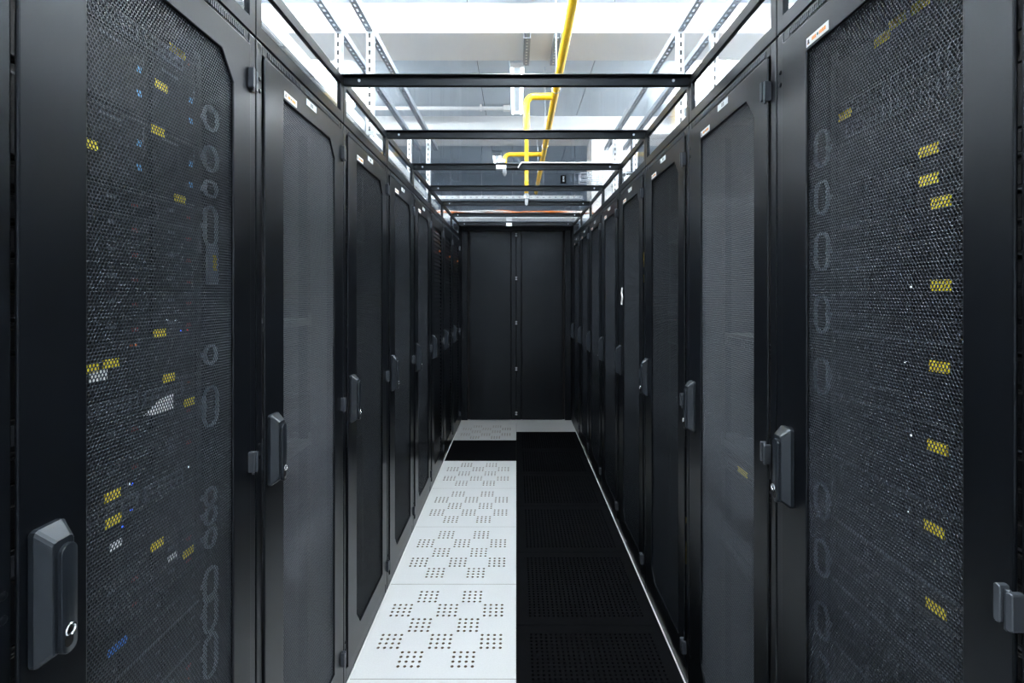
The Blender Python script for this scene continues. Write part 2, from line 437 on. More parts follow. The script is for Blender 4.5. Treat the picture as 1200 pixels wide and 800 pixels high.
def slot_mesh():
    return MB().box(-0.0012, 0.0012, -0.0352, -0.0340, -0.050, -0.042).prism(rrect(0, -0.060, 0.012, 0.016, 0.0055, 3), 'y', -0.0326, -0.0315).mesh('keyhole', M['dark'])
def hinge_mesh():
    mb = MB()
    mb.prism(rrect(-0.009, 0.001, 0.009, 0.046, 0.003, 2), 'y', -0.016, -0.003)
    mb.prism(rrect(0.006, -0.002, 0.009, 0.046, 0.003, 2), 'y', -0.015, 0.001)
    mb.cyl((-0.0015, -0.009, -0.029), (-0.0015, -0.009, 0.021), 0.0035, 8)
    return mb.mesh('hinge', M['hinge'], bevel=0.001)
def plug_mesh():
    mb = MB(); mb.tube([(0, 0.001, 0), (0, -0.002, 0), (0, -0.0032, 0)], [0.0055, 0.0055, 0.0035], 10)
    return mb.mesh('plug', M['frame'], smooth=True)
def sticker_a():
    mb = MB(); mb.box(0, 0.074, -0.0063, -0.0054, 0, 0.018)
    y0, y1 = -0.0067, -0.0061
    mb.box(0.005, 0.010, y0, y1, 0.004, 0.013, 3).box(0.0035, 0.0115, y0, y1, 0.0045, 0.0065, 3).box(0.006, 0.009, y0, y1, 0.0035, 0.0055, 1)
    for i, (x, ww) in enumerate(((0.020, 0.004), (0.0255, 0.004), (0.031, 0.003), (0.044, 0.003), (0.0485, 0.004), (0.054, 0.005), (0.0605, 0.005))):
        mb.box(x, x+ww, y0, y1, 0.0055, 0.0125, 1)
    mb.box(0.037, 0.0415, y0, y1, 0.007, 0.012, 2)
    return mb.mesh('sticker', [M['labelw'], M['orange'], M['green'], M['ink_shade']])
def sticker_b():
    mb = MB(); mb.box(0, 0.072, -0.0063, -0.0054, 0, 0.018)
    for x in (0.029, 0.039):
        for a, b, c, d in ((0, 0.006, 0, 0.0015), (0, 0.006, 0.0085, 0.010), (0, 0.0015, 0, 0.010), (0.0045, 0.006, 0, 0.010)):
            mb.box(x+a, x+b, -0.0067, -0.0061, 0.004+c, 0.004+d, 1)
    return mb.mesh('number_sticker', [M['labelg'], M['ink_shade']])
def rail_mesh():
    mb = MB().box(-0.012, 0.012, 0, 0.003, 0.09, 1.90).box(-0.012, -0.009, 0, 0.03, 0.09, 1.90)
    for i in range(110):
        z = 0.10+i*0.0163
        mb.box(-0.004, 0.004, -0.0006, 0.0002, z, z+0.008, 1)
    return mb.mesh('mounting_rail', [M['frame'], M['dark']])
def ring_mesh(w, h):
    def f():
        c = rrect(0, 0, w, h, min(w*0.48, h*0.45), 5)
        i = rrect(0, 0, w-0.011, h-0.011, min((w-0.011)*0.48, (h-0.011)*0.45), 5); n = len(c)
        vs = [(x, a, z) for a in (-0.003, 0.003) for P in (c, i) for x, z in P]
        fs = []
        for k in range(n):
            j = (k+1) % n
            fs += [(k, j, n+j, n+k), (2*n+k, 3*n+k, 3*n+j, 2*n+j), (k, 2*n+k, 2*n+j, j), (n+k, n+j, 3*n+j, 3*n+k)]
        return MB().add(vs, fs).mesh('cable_ring', M['ring'], smooth=True)
    return cached(('ring', w, h), f)
def louvre_mesh():
    mb = MB()
    z = WZ0-0.01
    while z < WZ1:
        mb.add([(WX0-0.01, 0.000, z), (WX1+0.01, 0.000, z), (WX1+0.01, 0.008, z+0.024), (WX0-0.01, 0.008, z+0.024),
                (WX0-0.01, 0.004, z-0.002), (WX1+0.01, 0.004, z-0.002), (WX1+0.01, 0.010, z+0.024), (WX0-0.01, 0.010, z+0.024)],
               [(0,1,2,3),(4,7,6,5),(0,4,5,1),(3,2,6,7)])
        z += 0.030
    mb.box(WX0-0.01, WX1+0.01, 0.0105, 0.012, WZ0-0.01, WZ1+0.01)
    return mb.mesh('louvre_panel', M['frame'])
HINGE_Z = (1.855, 1.0, 0.132)
def make_rack(side, k, interior=False, cooler=False, lab=''):
    """side -1 = left row, k = index along the aisle"""
    rz = math.pi/2 if side < 0 else -math.pi/2
    y = Y0+0.6*k+0.3
    if cooler:
        t = thing('cooling_unit', lab, 'cooling unit', (side*FACE, y, 0), rz, 'louvred cooling units at the end of the left row')
    else:
        t = thing('server_rack', lab, 'server rack', (side*FACE, y, 0), rz, 'black server racks along the aisle')
    ob('posts', cached('frame', frame_mesh), t)
    h = ob('header', cached('header', header_mesh), t); ob('vent_ribs', cached('vent', vent_mesh), h)
    ob('sill', cached('sill', sill_mesh), t)
    for sx in (-1, 1): ob('side_panel', cached(('side', sx, interior == 'open'), lambda: side_mesh(sx, 'bare' if interior == 'open' else 'inner')), t)
    ob('top_panel', cached('top', top_mesh), t); ob('bottom_panel', cached('bottom', bottom_mesh), t)
    if not interior or interior == 'full': ob('rear_panel', cached('rear', rear_mesh), t)
    d = ob('door', cached('door', door_mesh), t)
    if cooler: ob('louvre_panel', cached('louvre', louvre_mesh), d)
    else:
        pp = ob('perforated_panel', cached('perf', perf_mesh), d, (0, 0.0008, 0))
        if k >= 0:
            pp.material_slots[0].link = 'OBJECT'; pp.material_slots[0].material = M['perfl' if k == 0 else 'perf_shaded']
    for z in HINGE_Z:
        ob('hinge', cached('hinge', hinge_mesh), d, (0.268, -0.002, z))
        for dz in (-0.014, 0.014):
            ob('plug', cached('plug', plug_mesh), t, (-0.283, 0, z+0.008+dz))
    hd = ob('swing_handle', cached('hbody', handle_body), t, (-0.236, -0.0055, 1.000))
    ob('lever', cached('lever', lever_mesh), hd); lk = ob('lock_cylinder', cached('lock', lock_mesh), hd); lk['label'] = 'chrome key lock'
    ob('keyhole', cached('slot', slot_mesh), hd)
    if cooler:
        ob('status_led', cached('coolled', lambda: MB().tube([(0, -0.003, 0), (0, -0.012, 0)], [0.007, 0.005], 10).mesh('status_led', M['led_o'])), t, (0.085, 0, 1.71))
    else:
        s = ob('sticker', cached('sta', sticker_a), d, (-0.168, 0, 1.8785)); s['label'] = 'white sticker with orange print'
        s = ob('number_sticker', cached('stb', sticker_b), d, (-0.03, 0, 1.912)); s['label'] = 'grey number sticker'
    if interior:
        for sx in (-1, 1): ob('mounting_rail', cached('rail', rail_mesh), t, (sx*0.2335, 0.0935, 0))
    return t
PLACE = ['nearest', 'second', 'third', 'fourth', 'fifth', 'sixth', 'seventh', 'eighth']
def rack_label(side, k):
    s = 'left' if side < 0 else 'right'
    if k == -2: return 'black server rack cut off at the %s edge of the picture' % s
    if k == -1: return 'nearest black server rack on the %s, equipment with yellow labels behind its mesh' % s
    return 'black mesh-door server rack, %s fully visible one in the %s row' % (ORD[k+1], s)
racks = {}
for side in (-1, 1):
    for k in range(-2, 7):
        cooler = side < 0 and k >= 4
        if cooler:
            lab = ['nearest of the three louvred cooling units, left row', 'middle one of the three louvred cooling units, left row', 'last of the louvred cooling units, beside the end door on the left'][k-4]
        else: lab = rack_label(side, k)
        inter = 'full' if k in (-1, 1, 2) else ('open' if k == 0 else False)
        if cooler: inter = False
        racks[(side, k)] = make_rack(side, k, inter, cooler, lab)

# ------------------------------------------------------------------ equipment in the racks
U = 0.04445
YS = 0.09                      # equipment front behind the rack face
def chassis(u, m='server', depth=0.62):
    return cached(('ch', u, m, depth), lambda: MB().box(-0.220, 0.220, 0.0, depth, 0.001, u*U-0.001).box(-0.241, -0.220, -0.002, 0.002, 0.001, u*U-0.001).box(0.220, 0.241, -0.002, 0.002, 0.001, u*U-0.001).mesh('chassis', M[m], bevel=0.0012))
def carrier(w_, h_): return cached(('car', w_, h_), lambda: MB().box(-w_/2, w_/2, -0.007, 0.001, -h_/2, h_/2).box(-w_/2+0.004, w_/2-0.020, -0.0085, -0.006, -h_/2+0.004, h_/2-0.004).mesh('drive_carrier', M['server'], bevel=0.001))
def small(key, w_, h_, d_, m): return cached((key, w_, h_, m), lambda: MB().box(-w_/2, w_/2, -d_, 0, -h_/2, h_/2).mesh(key, M[m]))
def ports(): return cached('ports', lambda: ports_mesh())
def ports_mesh():
    mb = MB()
    mb.box(-0.055, 0.055, -0.004, 0.001, -0.014, 0.014)
    for i in range(6):
        for j in range(2):
            x = -0.050+i*0.0172; z = -0.012+j*0.0125
            mb.box(x, x+0.013, -0.0046, -0.0038, z, z+0.010, 1)
    return mb.mesh('port_block', [M['servg'], M['dark']])
EQ = {}
def place_unit(side, k, n, zu, u, kind, where, total):
    r = racks[(side, k)]
    rz = r.rotation_euler[2]; mw = Matrix.Translation(r.location) @ Matrix.Rotation(rz, 4, 'Z')
    loc = mw @ Vector((0, YS, zu))
    nm = {'s1': 'rack_server', 'sw': 'network_switch', 'bl': 'blade_chassis', 'st': 'storage_server', 'bp': 'blanking_panel', 'sh': 'rack_shelf'}[kind]
    desc = {'s1': 'thin black rack server with red latches', 'sw': 'black network switch with port blocks', 'bl': 'tall chassis with blue ports',
            'st': 'black drive-bay storage server', 'bp': 'plain blank black cover panel', 'sh': 'grey steel shelf'}[kind]
    t = thing(nm, '%s, %s from the top in the %s' % (desc, ORD[n], where), {'s1':'server','sw':'switch','bl':'server','st':'server','bp':'panel','sh':'shelf'}[kind],
              loc, rz, 'equipment in the %s' % where)
    H = u*U
    if kind == 'sh':
        ob('tray', cached('shelf', lambda: MB().box(-0.225, 0.225, 0, 0.45, 0, 0.003).box(-0.225, 0.225, 0, 0.003, -0.02, 0.003).mesh('tray', M['servg'])), t)
        for sx in (-1, 1): ob('bracket', cached(('shbr', sx), lambda: MB().box(*sorted((sx*0.225, sx*0.241)), -0.002, 0.06, -0.02, 0.02).mesh('bracket', M['servg'])), t)
        return t
    ob('chassis', chassis(u), t)
    if kind == 's1':
        for i in range(3):
            x = -0.150+i*0.150
            c = ob('drive_carrier', carrier(0.135, 0.034), t, (x, 0, H/2))
            ob('latch', small('latch', 0.016, 0.007, 0.0015, 'red'), c, (0.035, -0.007, -0.003))
            ob('release_tab', small('release_tab', 0.018, 0.006, 0.0015, 'servg'), c, (-0.02, -0.0085, 0.004))
    elif kind == 'sw':
        for i in range(3): ob('port_block', ports(), t, (-0.13+0.125*i, 0, H/2))
        ob('status_led', small('status_led', 0.003, 0.003, 0.002, 'led_w' if n % 2 else 'led_o'), t, (0.195, -0.001, H*0.7))
    elif kind == 'bl':
        for i in range(3):
            x = -0.147+i*0.147
            c = ob('blade', cached(('blade', u), lambda: MB().box(-0.068, 0.068, -0.008, 0.001, -H/2+0.005, H/2-0.005).mesh('blade', M['server'], bevel=0.0015)), t, (x, 0, H/2))
            for j in (-1, 1):
                ob('port', small('port', 0.010, 0.011, 0.0015, 'blue'), c, (0.045, -0.008, j*0.022))
            ob('light_strip', small('light_strip', 0.0025, 0.028, 0.0015, 'led_w' if i == 0 else 'servg'), c, (0.055, -0.008, H/2-0.028))
            ob('vent_bar', small('vent_bar', 0.05, 0.003, 0.0015, 'servg'), c, (-0.02, -0.008, H/2-0.018))
    elif kind == 'st':
        for i in range(4):
            for j in range(u):
                c = ob('drive_carrier', carrier(0.102, 0.036), t, (-0.159+i*0.106, 0, (j+0.5)*H/u))
                ob('release_tab', small('release_tab', 0.010, 0.005, 0.0015, 'servg'), c, (0.042, -0.007, 0))
        ob('lip', small('lip', 0.44, 0.0018, 0.010, 'servg'), t, (0, 0, 0.003))
    EQ.setdefault((side, k), []).append((zu, zu+H, t))
    return t
def fill(side, k, spec, where, ztop=1.87):
    z = ztop
    for n, (u, kind) in enumerate(spec):
        if kind == 'gap': z -= u*U; continue
        z -= u*U
        idx = len([1 for q in spec[:n] if q[1] != 'gap'])
        place_unit(side, k, idx, z, u, kind, where, len(spec))
fill(-1, -1, [(1,'sw'),(3,'bl'),(3,'bl'),(1,'s1'),(1,'s1'),(1,'s1'),(1,'s1'),(1,'s1'),(1,'s1'),(2,'bp'),(1,'sw'),(1,'s1'),(2,'s1'),(1,'sw'),(2,'bp'),(1,'s1'),(1,'s1'),
              (2,'st'),(2,'st'),(1,'s1'),(1,'sw'),(4,'bl'),(3,'bl')], 'nearest left rack')
fill(1, -1, [(2,'bp'),(1,'sw'),(1,'sw'),(2,'bp'),(2,'st'),(2,'st'),(3,'st'),(3,'st'),(3,'st'),(3,'st'),(3,'st'),(3,'st'),(3,'st'),(3,'st'),(3,'st')], 'nearest right rack')
fill(-1, 0, [(12,'gap'),(1,'sh'),(8,'gap'),(1,'sh')], 'second left rack')
fill(1, 0, [(14,'gap'),(1,'sw'),(6,'gap'),(1,'sh'),(1,'gap'),(1,'sw'),(4,'gap'),(2,'st')], 'second right rack')
for side, nm in ((-1, 'left'), (1, 'right')):
    fill(side, 1, [(3,'gap'),(1,'sw'),(2,'st'),(5,'gap'),(2,'st'),(1,'s1'),(2,'st'),(5,'gap'),(2,'st'),(2,'st')], 'third %s rack' % nm)

# stickers on the equipment, spread over the faces as they sit on them
def face_at(side, k, px, py, depth=YS):
    yw = (FACE+depth)*600/abs(px-605)
    zz = CAM_H+(345-py)/600*yw
    return (yw-(Y0+0.6*k+0.3))*(1 if side < 0 else -1), zz
def on_unit(side, k, px, py, name, me, label=None, x=None, dy=-0.0095):
    lx, lz = face_at(side, k, px, py)
    best = min(EQ[(side, k)], key=lambda e: 0 if e[0] <= lz <= e[1] else min(abs(lz-e[0]), abs(lz-e[1])))
    lz2 = min(max(lz, best[0]+0.008), best[1]-0.008)
    o = ob(name, me, best[2], (max(-0.2, min(0.2, lx)), dy, lz2-best[0]))
    if label: o['label'] = label
    return o
def lbl(m, w_=0.034, h_=0.0155): return small('label_sticker', w_, h_, 0.001, m)
for px, py in ((183,101),(179,153),(205,235),(181,393),(123,426),(98,432),(192,444),(216,469),(97,168),(125,580),(126,610),(178,639),(215,647),(200,40),(205,62)):
    on_unit(-1, -1, px, py, 'label_sticker', lbl('label'), 'yellow label')
for px, py in ((108,440),(129,638),(196,653)):
    on_unit(-1, -1, px, py, 'label_sticker', lbl('labelw', 0.036 if px == 108 else 0.026, 0.017 if px == 108 else 0.012), 'white label')
on_unit(-1, -1, 131, 757, 'label_sticker', lbl('labelb', 0.042, 0.012), 'blue label')
for px, py, m in ((206,390,'led_b'),(214,388,'led_r'),(148,567,'led_b'),(144,567,'led_w'),(147,597,'led_b'),(137,617,'led_b'),(152,400,'led_o'),(147,402,'led_o'),(190,375,'led_w'),(200,375,'led_w')):
    on_unit(-1, -1, px, py, 'status_led', small('status_led', 0.003, 0.003, 0.002, m))
for px, py in ((1095,178),(1095,210),(1110,237),(1110,334),(1108,430),(1106,524),(1102,620),(1104,713),(1040,45),(1058,20),(996,135),(1085,4)):
    on_unit(1, -1, px, py, 'label_sticker', lbl('label', 0.040, 0.018), 'yellow label')
for px, py in ((1075,336),(1068,424),(1075,510),(1072,600)):
    on_unit(1, -1, px, py, 'status_led', small('status_led', 0.003, 0.003, 0.002, 'led_w'))
for px, py in ((872,510),(876,526)):
    on_unit(1, 0, px, py, 'label_sticker', lbl('label', 0.04, 0.018), 'yellow label')

# cable rings
for (x, side, rows) in ((0.257, -1, ((140,29,34),(187,30,34),(222,20,30),(266,48,30),(415,24,28),(475,48,34),(580,22,26),(602,22,26),(628,24,26),(682,40,30),(716,44,30),(765,50,30))),
                        (-0.257, 1, ((175,44,32),(232,40,30),(295,46,32),(368,44,32),(440,44,32),(585,42,32),(652,42,32),(725,42,32),(785,42,32)))):
    t = racks[(side, -1)]
    yw = 0.88+(x if side < 0 else -x)
    for py, hp, wp in rows:
        o = ob('cable_ring', ring_mesh(round(wp*0.0016, 3), round(hp/600*yw, 3)), t, (x-0.006*(1 if x > 0 else -1), 0.075, CAM_H+(345-py)/600*yw))
        ob('ring_foot', cached('ringfoot', lambda: MB().box(-0.004, 0.004, 0.003, 0.016, -0.005, 0.005).mesh('ring_foot', M['ring'])), o, (-0.012 if x > 0 else 0.012, 0, 0))
t = racks[(-1, -1)]
pl = ob('side_plate', MB().box(-0.022, 0.022, -0.004, 0.0, -0.045, 0.045).mesh('side_plate', M['ring'], bevel=0.002), t, (0.245, 0.07, 1.44))
ob('plate_label', small('plate_label', 0.012, 0.034, 0.001, 'label'), pl, (0.006, -0.004, 0.004))

# folded paper note in the nearest left rack
def paper():
    pts = [face_at(-1, -1, px, py, 0.07) for px, py in ((168,487),(186,468),(205,461),(205,478),(180,486))]
    cx = sum(p[0] for p in pts)/5; cz = sum(p[1] for p in pts)/5
    mb = MB(); n = 5
    front = [(p[0]-cx, 0.004*math.sin((p[0]-cx)*60), p[1]-cz) for p in pts]
    mb.add(front+[(a, b+0.0006, c) for a, b, c in front], [tuple(range(n)), tuple(range(2*n-1, n-1, -1))]+[(i, (i+1) % n, n+(i+1) % n, n+i) for i in range(n)])
    me = mb.mesh('paper_note', M['labelw'])
    r = racks[(-1, -1)]; p = Matrix.Translation(r.location) @ Matrix.Rotation(r.rotation_euler[2], 4, 'Z') @ Vector((cx, 0.07, cz))
    tag(ob('paper_note', me, None, p, r.rotation_euler[2]), 'folded white paper note stuck behind the mesh of the nearest left rack', 'paper')
paper()

# loose cables in the right racks
def cable(name, pts, r, m, label, group=None, smooth_n=4, cat='cable'):
    P = [Vector(p) for p in pts]; out = []
    for i in range(len(P)-1):
        p0, p1, p2, p3 = P[max(i-1, 0)], P[i], P[i+1], P[min(i+2, len(P)-1)]
        for k in range(smooth_n):
            t = k/smooth_n
            out.append(0.5*((2*p1)+(p2-p0)*t+(2*p0-5*p1+4*p2-p3)*t*t+(3*p1-p0-3*p2+p3)*t**3))
    out.append(P[-1])
    o = out[0].copy()
    return tag(ob(name, MB().tube([q-o for q in out], r, 8).mesh(name, M[m], smooth=True), None, o), label, cat, group)
cable('patch_cable', [(0.665, 2.03, 1.86), (0.668, 2.05, 1.65), (0.665, 2.04, 1.4), (0.668, 2.08, 1.25), (0.69, 2.15, 1.18)], 0.006, 'c_or', 'orange patch cable hanging behind the mesh of the third right rack')
cable('patch_cable', [(0.67, 2.72, 1.60), (0.665, 2.66, 1.55), (0.67, 2.74, 1.50), (0.665, 2.68, 1.46), (0.68, 2.78, 1.42)], 0.007, 'c_ye', 'curled yellow patch cable behind the mesh of the fourth right rack')
cable('patch_cable', [(0.67, 1.95, 0.42), (0.665, 2.0, 0.5), (0.67, 2.05, 0.42), (0.665, 2.0, 0.33), (0.67, 2.1, 0.3)], 0.006, 'c_ye', 'looped yellow patch cable low down in the third right rack')
cable('hanging_cord', [(0.586, 2.828, 1.412), (0.584, 2.836, 1.385), (0.586, 2.826, 1.36), (0.585, 2.838, 1.338), (0.585, 2.84, 1.318)], 0.0045, 'c_wh', 'short white cord hanging on the mesh of the fourth right rack', cat='cord')

# ------------------------------------------------------------------ aisle containment above the racks
ZT = 2.130; ZP0 = RH+0.003
def side_panel_mesh():
    x0, x1 = -0.299, 0.299
    O = [(x0, ZP0), (x1, ZP0), (x1, ZT), (x0, ZT)]
    I = [(x0+0.028, ZP0+0.036), (x1-0.028, ZP0+0.036), (x1-0.028, ZT-0.032), (x0+0.028, ZT-0.032)]
    ya, yb = 0.0, 0.014
    P = O+I; n = 8; F = [(0,1,5,4),(1,2,6,5),(2,3,7,6),(3,0,4,7)]
    vs = [(x, ya, z) for x, z in P]+[(x, yb, z) for x, z in P]
    fs = F+[tuple(i+n for i in reversed(f)) for f in F]
    for a, b in ((0,1),(1,2),(2,3),(3,0)): fs.append((a, a+n, b+n, b))
    for a, b in ((4,5),(5,6),(6,7),(7,4)): fs.append((a, b, b+n, a+n))
    return MB().add(vs, fs).mesh('panel_frame', M['frame'], bevel=0.002)
pane_me = MB().box(-0.2715, 0.2715, 0.006, 0.009, ZP0+0.0355, ZT-0.0315).mesh('pane', M['glass2'])
for side, nm in ((-1, 'left'), (1, 'right')):
    for k in range(-2, 7):
        rz = math.pi/2 if side < 0 else -math.pi/2
        t = thing('containment_window', 'low black framed window strip on top of the %s rack of the %s row' % ('cut-off nearest' if k == -2 else ORD[k+1]+' fully visible', nm) if k < 6 else 'last low window strip of the %s row, next to the end door' % nm, 'window panel',
                  (side*FACE, Y0+0.6*k+0.3, 0), rz, 'window strips above the racks')
        ob('panel_frame', cached('pframe', side_panel_mesh), t); ob('pane', pane_me, t)
def bar_mesh():
    mb = MB().box(-0.62, 0.62, -0.018, 0.018, ZT+0.0005, ZT+0.004).box(-0.5985, 0.5985, -0.002, 0.002, ZT-0.030, ZT+0.001).box(-0.5985, 0.5985, -0.002, 0.012, ZT-0.0315, ZT-0.029)
    return mb.mesh('crossbar', M['black'], bevel=0.001)
bolt = cached('bolt', lambda: MB().cyl((0, 0, 0), (0, -0.004, 0), 0.005, 8).mesh('bolt', M['steel']))
barm = bar_mesh()
for k in range(-1, 8):
    y = Y0+0.6*k
    lab = 'black roof crossbar, %s one up from the end door' % ORD[7-k] if k < 7 else 'black roof crossbar nearest to the end door'
    o = tag(ob('roof_crossbar', barm, None, (0, y, 0)), lab, 'crossbar', 'roof crossbars over the aisle')
    for sx in (-1, 1): ob('bolt', bolt, o, (sx*0.545, -0.002, ZT-0.014))
for k in range(-1, 6):
    y = Y0+0.6*k
    tag(ob('roof_panel', MB().box(-0.598, 0.598, 0.019, 0.581, ZT+0.0008, ZT+0.0036).mesh('roof_panel', M['glass']), None, (0, y, 0)),
        'clear acrylic roof panel, %s one counted from the end door' % ORD[6-k], 'roof panel', 'clear roof panels over the aisle')
tag(ob('roof_panel', MB().box(-0.598, 0.598, 0.019, 0.578, ZT+0.0008, ZT+0.0036).mesh('roof_panel', M['glass']), None, (0, Y0+3.6, 0)),
    'clear acrylic roof panel nearest to the end door', 'roof panel', 'clear roof panels over the aisle')
tag(ob('closing_plate', MB().box(-0.62, 0.62, YE+0.02, YD+0.03, ZT-0.008, ZT+0.004).mesh('closing_plate', M['hinge'], bevel=0.001)),
    'flat grey plate between the last crossbar and the end door header', 'plate')
# sensor on the third visible crossbar
y3 = Y0+0.6*3
t = thing('sensor_box', 'small white sensor box clipped on a roof crossbar left of the yellow pipe', 'sensor', (-0.087, y3-0.006, ZT-0.02))
ob('case', MB().box(-0.029, 0.029, -0.028, 0.0035, -0.014, 0.010).mesh('case', M['white'], bevel=0.002), t)
ob('clip', MB().box(-0.022, 0.022, -0.02, 0.02, 0.026, 0.046).mesh('clip', M['white'], bevel=0.002), t)
ob('sensor_dome', MB().tube([(0.018, -0.012, -0.012), (0.018, -0.012, -0.030), (0.018, -0.012, -0.040), (0.018, -0.012, -0.046)], [0.011, 0.012, 0.009, 0.003], 12).mesh('sensor_dome', M['steel'], smooth=True), t)
ob('plug', MB().tube([(0.029, -0.014, -0.006), (0.060, -0.014, -0.006), (0.062, -0.014, -0.006), (0.095, -0.014, -0.003)], [0.003, 0.003, 0.008, 0.008], 10).mesh('plug', M['rubber'], smooth=True), t)
cable('sensor_cable', [(0.01, y3-0.02, ZT-0.024), (0.03, y3-0.02, ZT+0.005), (0.06, y3-0.01, ZT+0.010), (0.3, y3-0.012, ZT+0.007), (0.55, y3-0.012, ZT+0.008)], 0.004, 'c_wh', 'thin white cable lying along a roof crossbar')
tag(ob('junction_box', MB().box(-0.03, 0.03, -0.02, 0.02, -0.022, 0.012).mesh('junction_box', M['white'], bevel=0.003), None, (-0.075, YE-0.03, ZT-0.022)), 'small white box on the last roof crossbar', 'box')

# ------------------------------------------------------------------ yellow pipes
PZ = CAM_H+1.43; PX = 0.278
def arc(c, r, a0, a1, n=7):
    return [(c[0]+r*math.cos(math.radians(a0+(a1-a0)*i/(n-1))), c[1], c[2]+r*math.sin(math.radians(a0+(a1-a0)*i/(n-1)))) for i in range(n)]
t = thing('gas_pipe', 'yellow fire suppression pipe with two branches and nozzles above the aisle', 'pipe', (PX, 0, PZ))
ob('main_pipe', MB().cyl((0, -1.0, 0), (0, 7.2, 0), 0.0255, 16).mesh('main_pipe', M['yellow'], smooth=True), t)
YN = 3.70
xe = 0.074-PX; R_ = 0.055
pts = [(0, YN, 0), (xe+R_, YN, 0)]+arc((xe+R_, YN, -R_), R_, 90, 180)[1:]+[(xe, YN, -0.28), (xe, YN, -0.30), (xe, YN, -0.31)]
rr = [0.0235]*(len(pts)-2)+[0.0235, 0.0145]
b1 = ob('branch_pipe', MB().tube(pts+[(xe, YN, -0.70)], rr+[0.0145], 14).mesh('branch_pipe', M['yellow'], smooth=True), t)
nz = MB().tube([(xe, YN, -0.69), (xe, YN, -0.705), (xe, YN, -0.71), (xe, YN, -0.735), (xe, YN, -0.737), (xe, YN, -0.775), (xe, YN, -0.785)], [0.013, 0.013, 0.021, 0.021, 0.012, 0.012, 0.006], 12)
ob('nozzle', nz.mesh('nozzle', M['nickel'], smooth=True), b1)
ob('collar', MB().tube([(xe, YN, -0.676), (xe, YN, -0.668), (xe, YN, -0.660)], [0.040, 0.040, 0.024], 16).mesh('collar', M['rubber'], smooth=True), b1)
YN2 = 5.23; xe = -0.118-PX
pts = [(0, YN2, 0), (xe+R_, YN2, 0)]+arc((xe+R_, YN2, -R_), R_, 90, 180)[1:]+[(xe, YN2, -0.16)]
b2 = ob('branch_pipe', MB().tube(pts, 0.0225, 14).mesh('branch_pipe', M['yellow'], smooth=True), t)
ob('nozzle', MB().tube([(xe, YN2, -0.15), (xe, YN2, -0.165), (xe, YN2, -0.17), (xe, YN2, -0.20), (xe, YN2, -0.22)], [0.015, 0.015, 0.023, 0.020, 0.008], 12).mesh('nozzle', M['nickel'], smooth=True), b2)
for yy in (1.2, 3.57, 4.95, 6.6):
    c = [(0.0285*math.cos(a), yy, 0.0285*math.sin(a)) for a in np.linspace(0, 2*math.pi, 20, endpoint=False)]
    mb = MB().tube(c, 0.004, 6, closed=True).box(-0.034, -0.022, yy-0.010, yy+0.010, -0.006, 0.006).box(0.022, 0.034, yy-0.010, yy+0.010, -0.006, 0.006)
    mb.cyl((0, yy, 0.02), (0, yy, (ZB if B1[0] < yy < B1[1] else ZC)-PZ), 0.004, 8)
    ob('clamp', mb.mesh('clamp', M['steel'], smooth=True), t)

# ------------------------------------------------------------------ slotted channels
def channel(length, m='galv', w_=0.041, d_=0.041, strip='ink_shade'):
    """U-channel along +Z with a slotted back; back at y=0 side"""
    mb = MB(); th = 0.0025
    mb.box(-w_/2, -w_/2+th, 0, d_, 0, length); mb.box(w_/2-th, w_/2, 0, d_, 0, length)
    mb.box(-w_/2, -0.007, 0, th, 0, length); mb.box(0.007, w_/2, 0, th, 0, length)
    z = 0.0
    while z < length:
        mb.box(-0.007, 0.007, 0, th, z, min(z+0.022, length)); z += 0.05
    mb.box(-w_/2, -w_/2+0.010, d_-th, d_, 0, length); mb.box(w_/2-0.010, w_/2, d_-th, d_, 0, length)
    if strip: mb.box(-0.008, 0.008, th+0.001, th+0.002, 0, length, 1)  # default dark strip imitates the shade showing through the slots
    return mb.mesh('strut_channel', [M[m], M[strip or 'ink_shade']])
SZ = CAM_H+1.60
horiz = channel(8.4, 'rail', strip=None); TRZ = 2.34
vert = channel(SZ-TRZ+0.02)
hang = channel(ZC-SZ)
for side, nm, xs in ((-1, 'left', (0.869, 1.055)), (1, 'right', (0.975, 1.175))):
    for i, x in enumerate(xs):
        rel = ('inner', 'outer')[i]
        t = thing('strut_rail', '%s slotted steel rail running over the %s racks' % (rel, nm), 'strut rail', (side*x, -2.85, SZ), 0, 'slotted steel rails above the racks')
        o = ob('channel', horiz, t, (0, 8.4, -0.041)); o.rotation_euler = (math.pi/2, 0, 0)
        for yy in (1.0, 3.03, 5.05):
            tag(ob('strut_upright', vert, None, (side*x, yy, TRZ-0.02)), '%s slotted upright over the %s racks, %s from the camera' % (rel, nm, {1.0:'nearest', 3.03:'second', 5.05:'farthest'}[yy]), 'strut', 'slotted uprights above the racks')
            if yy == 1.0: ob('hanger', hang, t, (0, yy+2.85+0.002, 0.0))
# short channels below the beams
for x, y0_, n_, lab in ((0.083, B1[0], 0, 'left short slotted channel under the near ceiling beam'), (0.31, B1[0], 0, 'right short slotted channel under the near ceiling beam, by the yellow pipe'), (0.36, B2[0], 1, 'short slotted channel under the far ceiling beam')):
    o = tag(ob('short_channel', cached('shortch', lambda: channel(0.47, 'rail', w_=0.05, strip='beam')), None, (x, y0_, ZB)), lab, 'channel', 'short channels under the ceiling beams')
    o.rotation_euler = (math.pi/2, 0, 0)
    o.location = (x, y0_+0.47, ZB-0.0415)

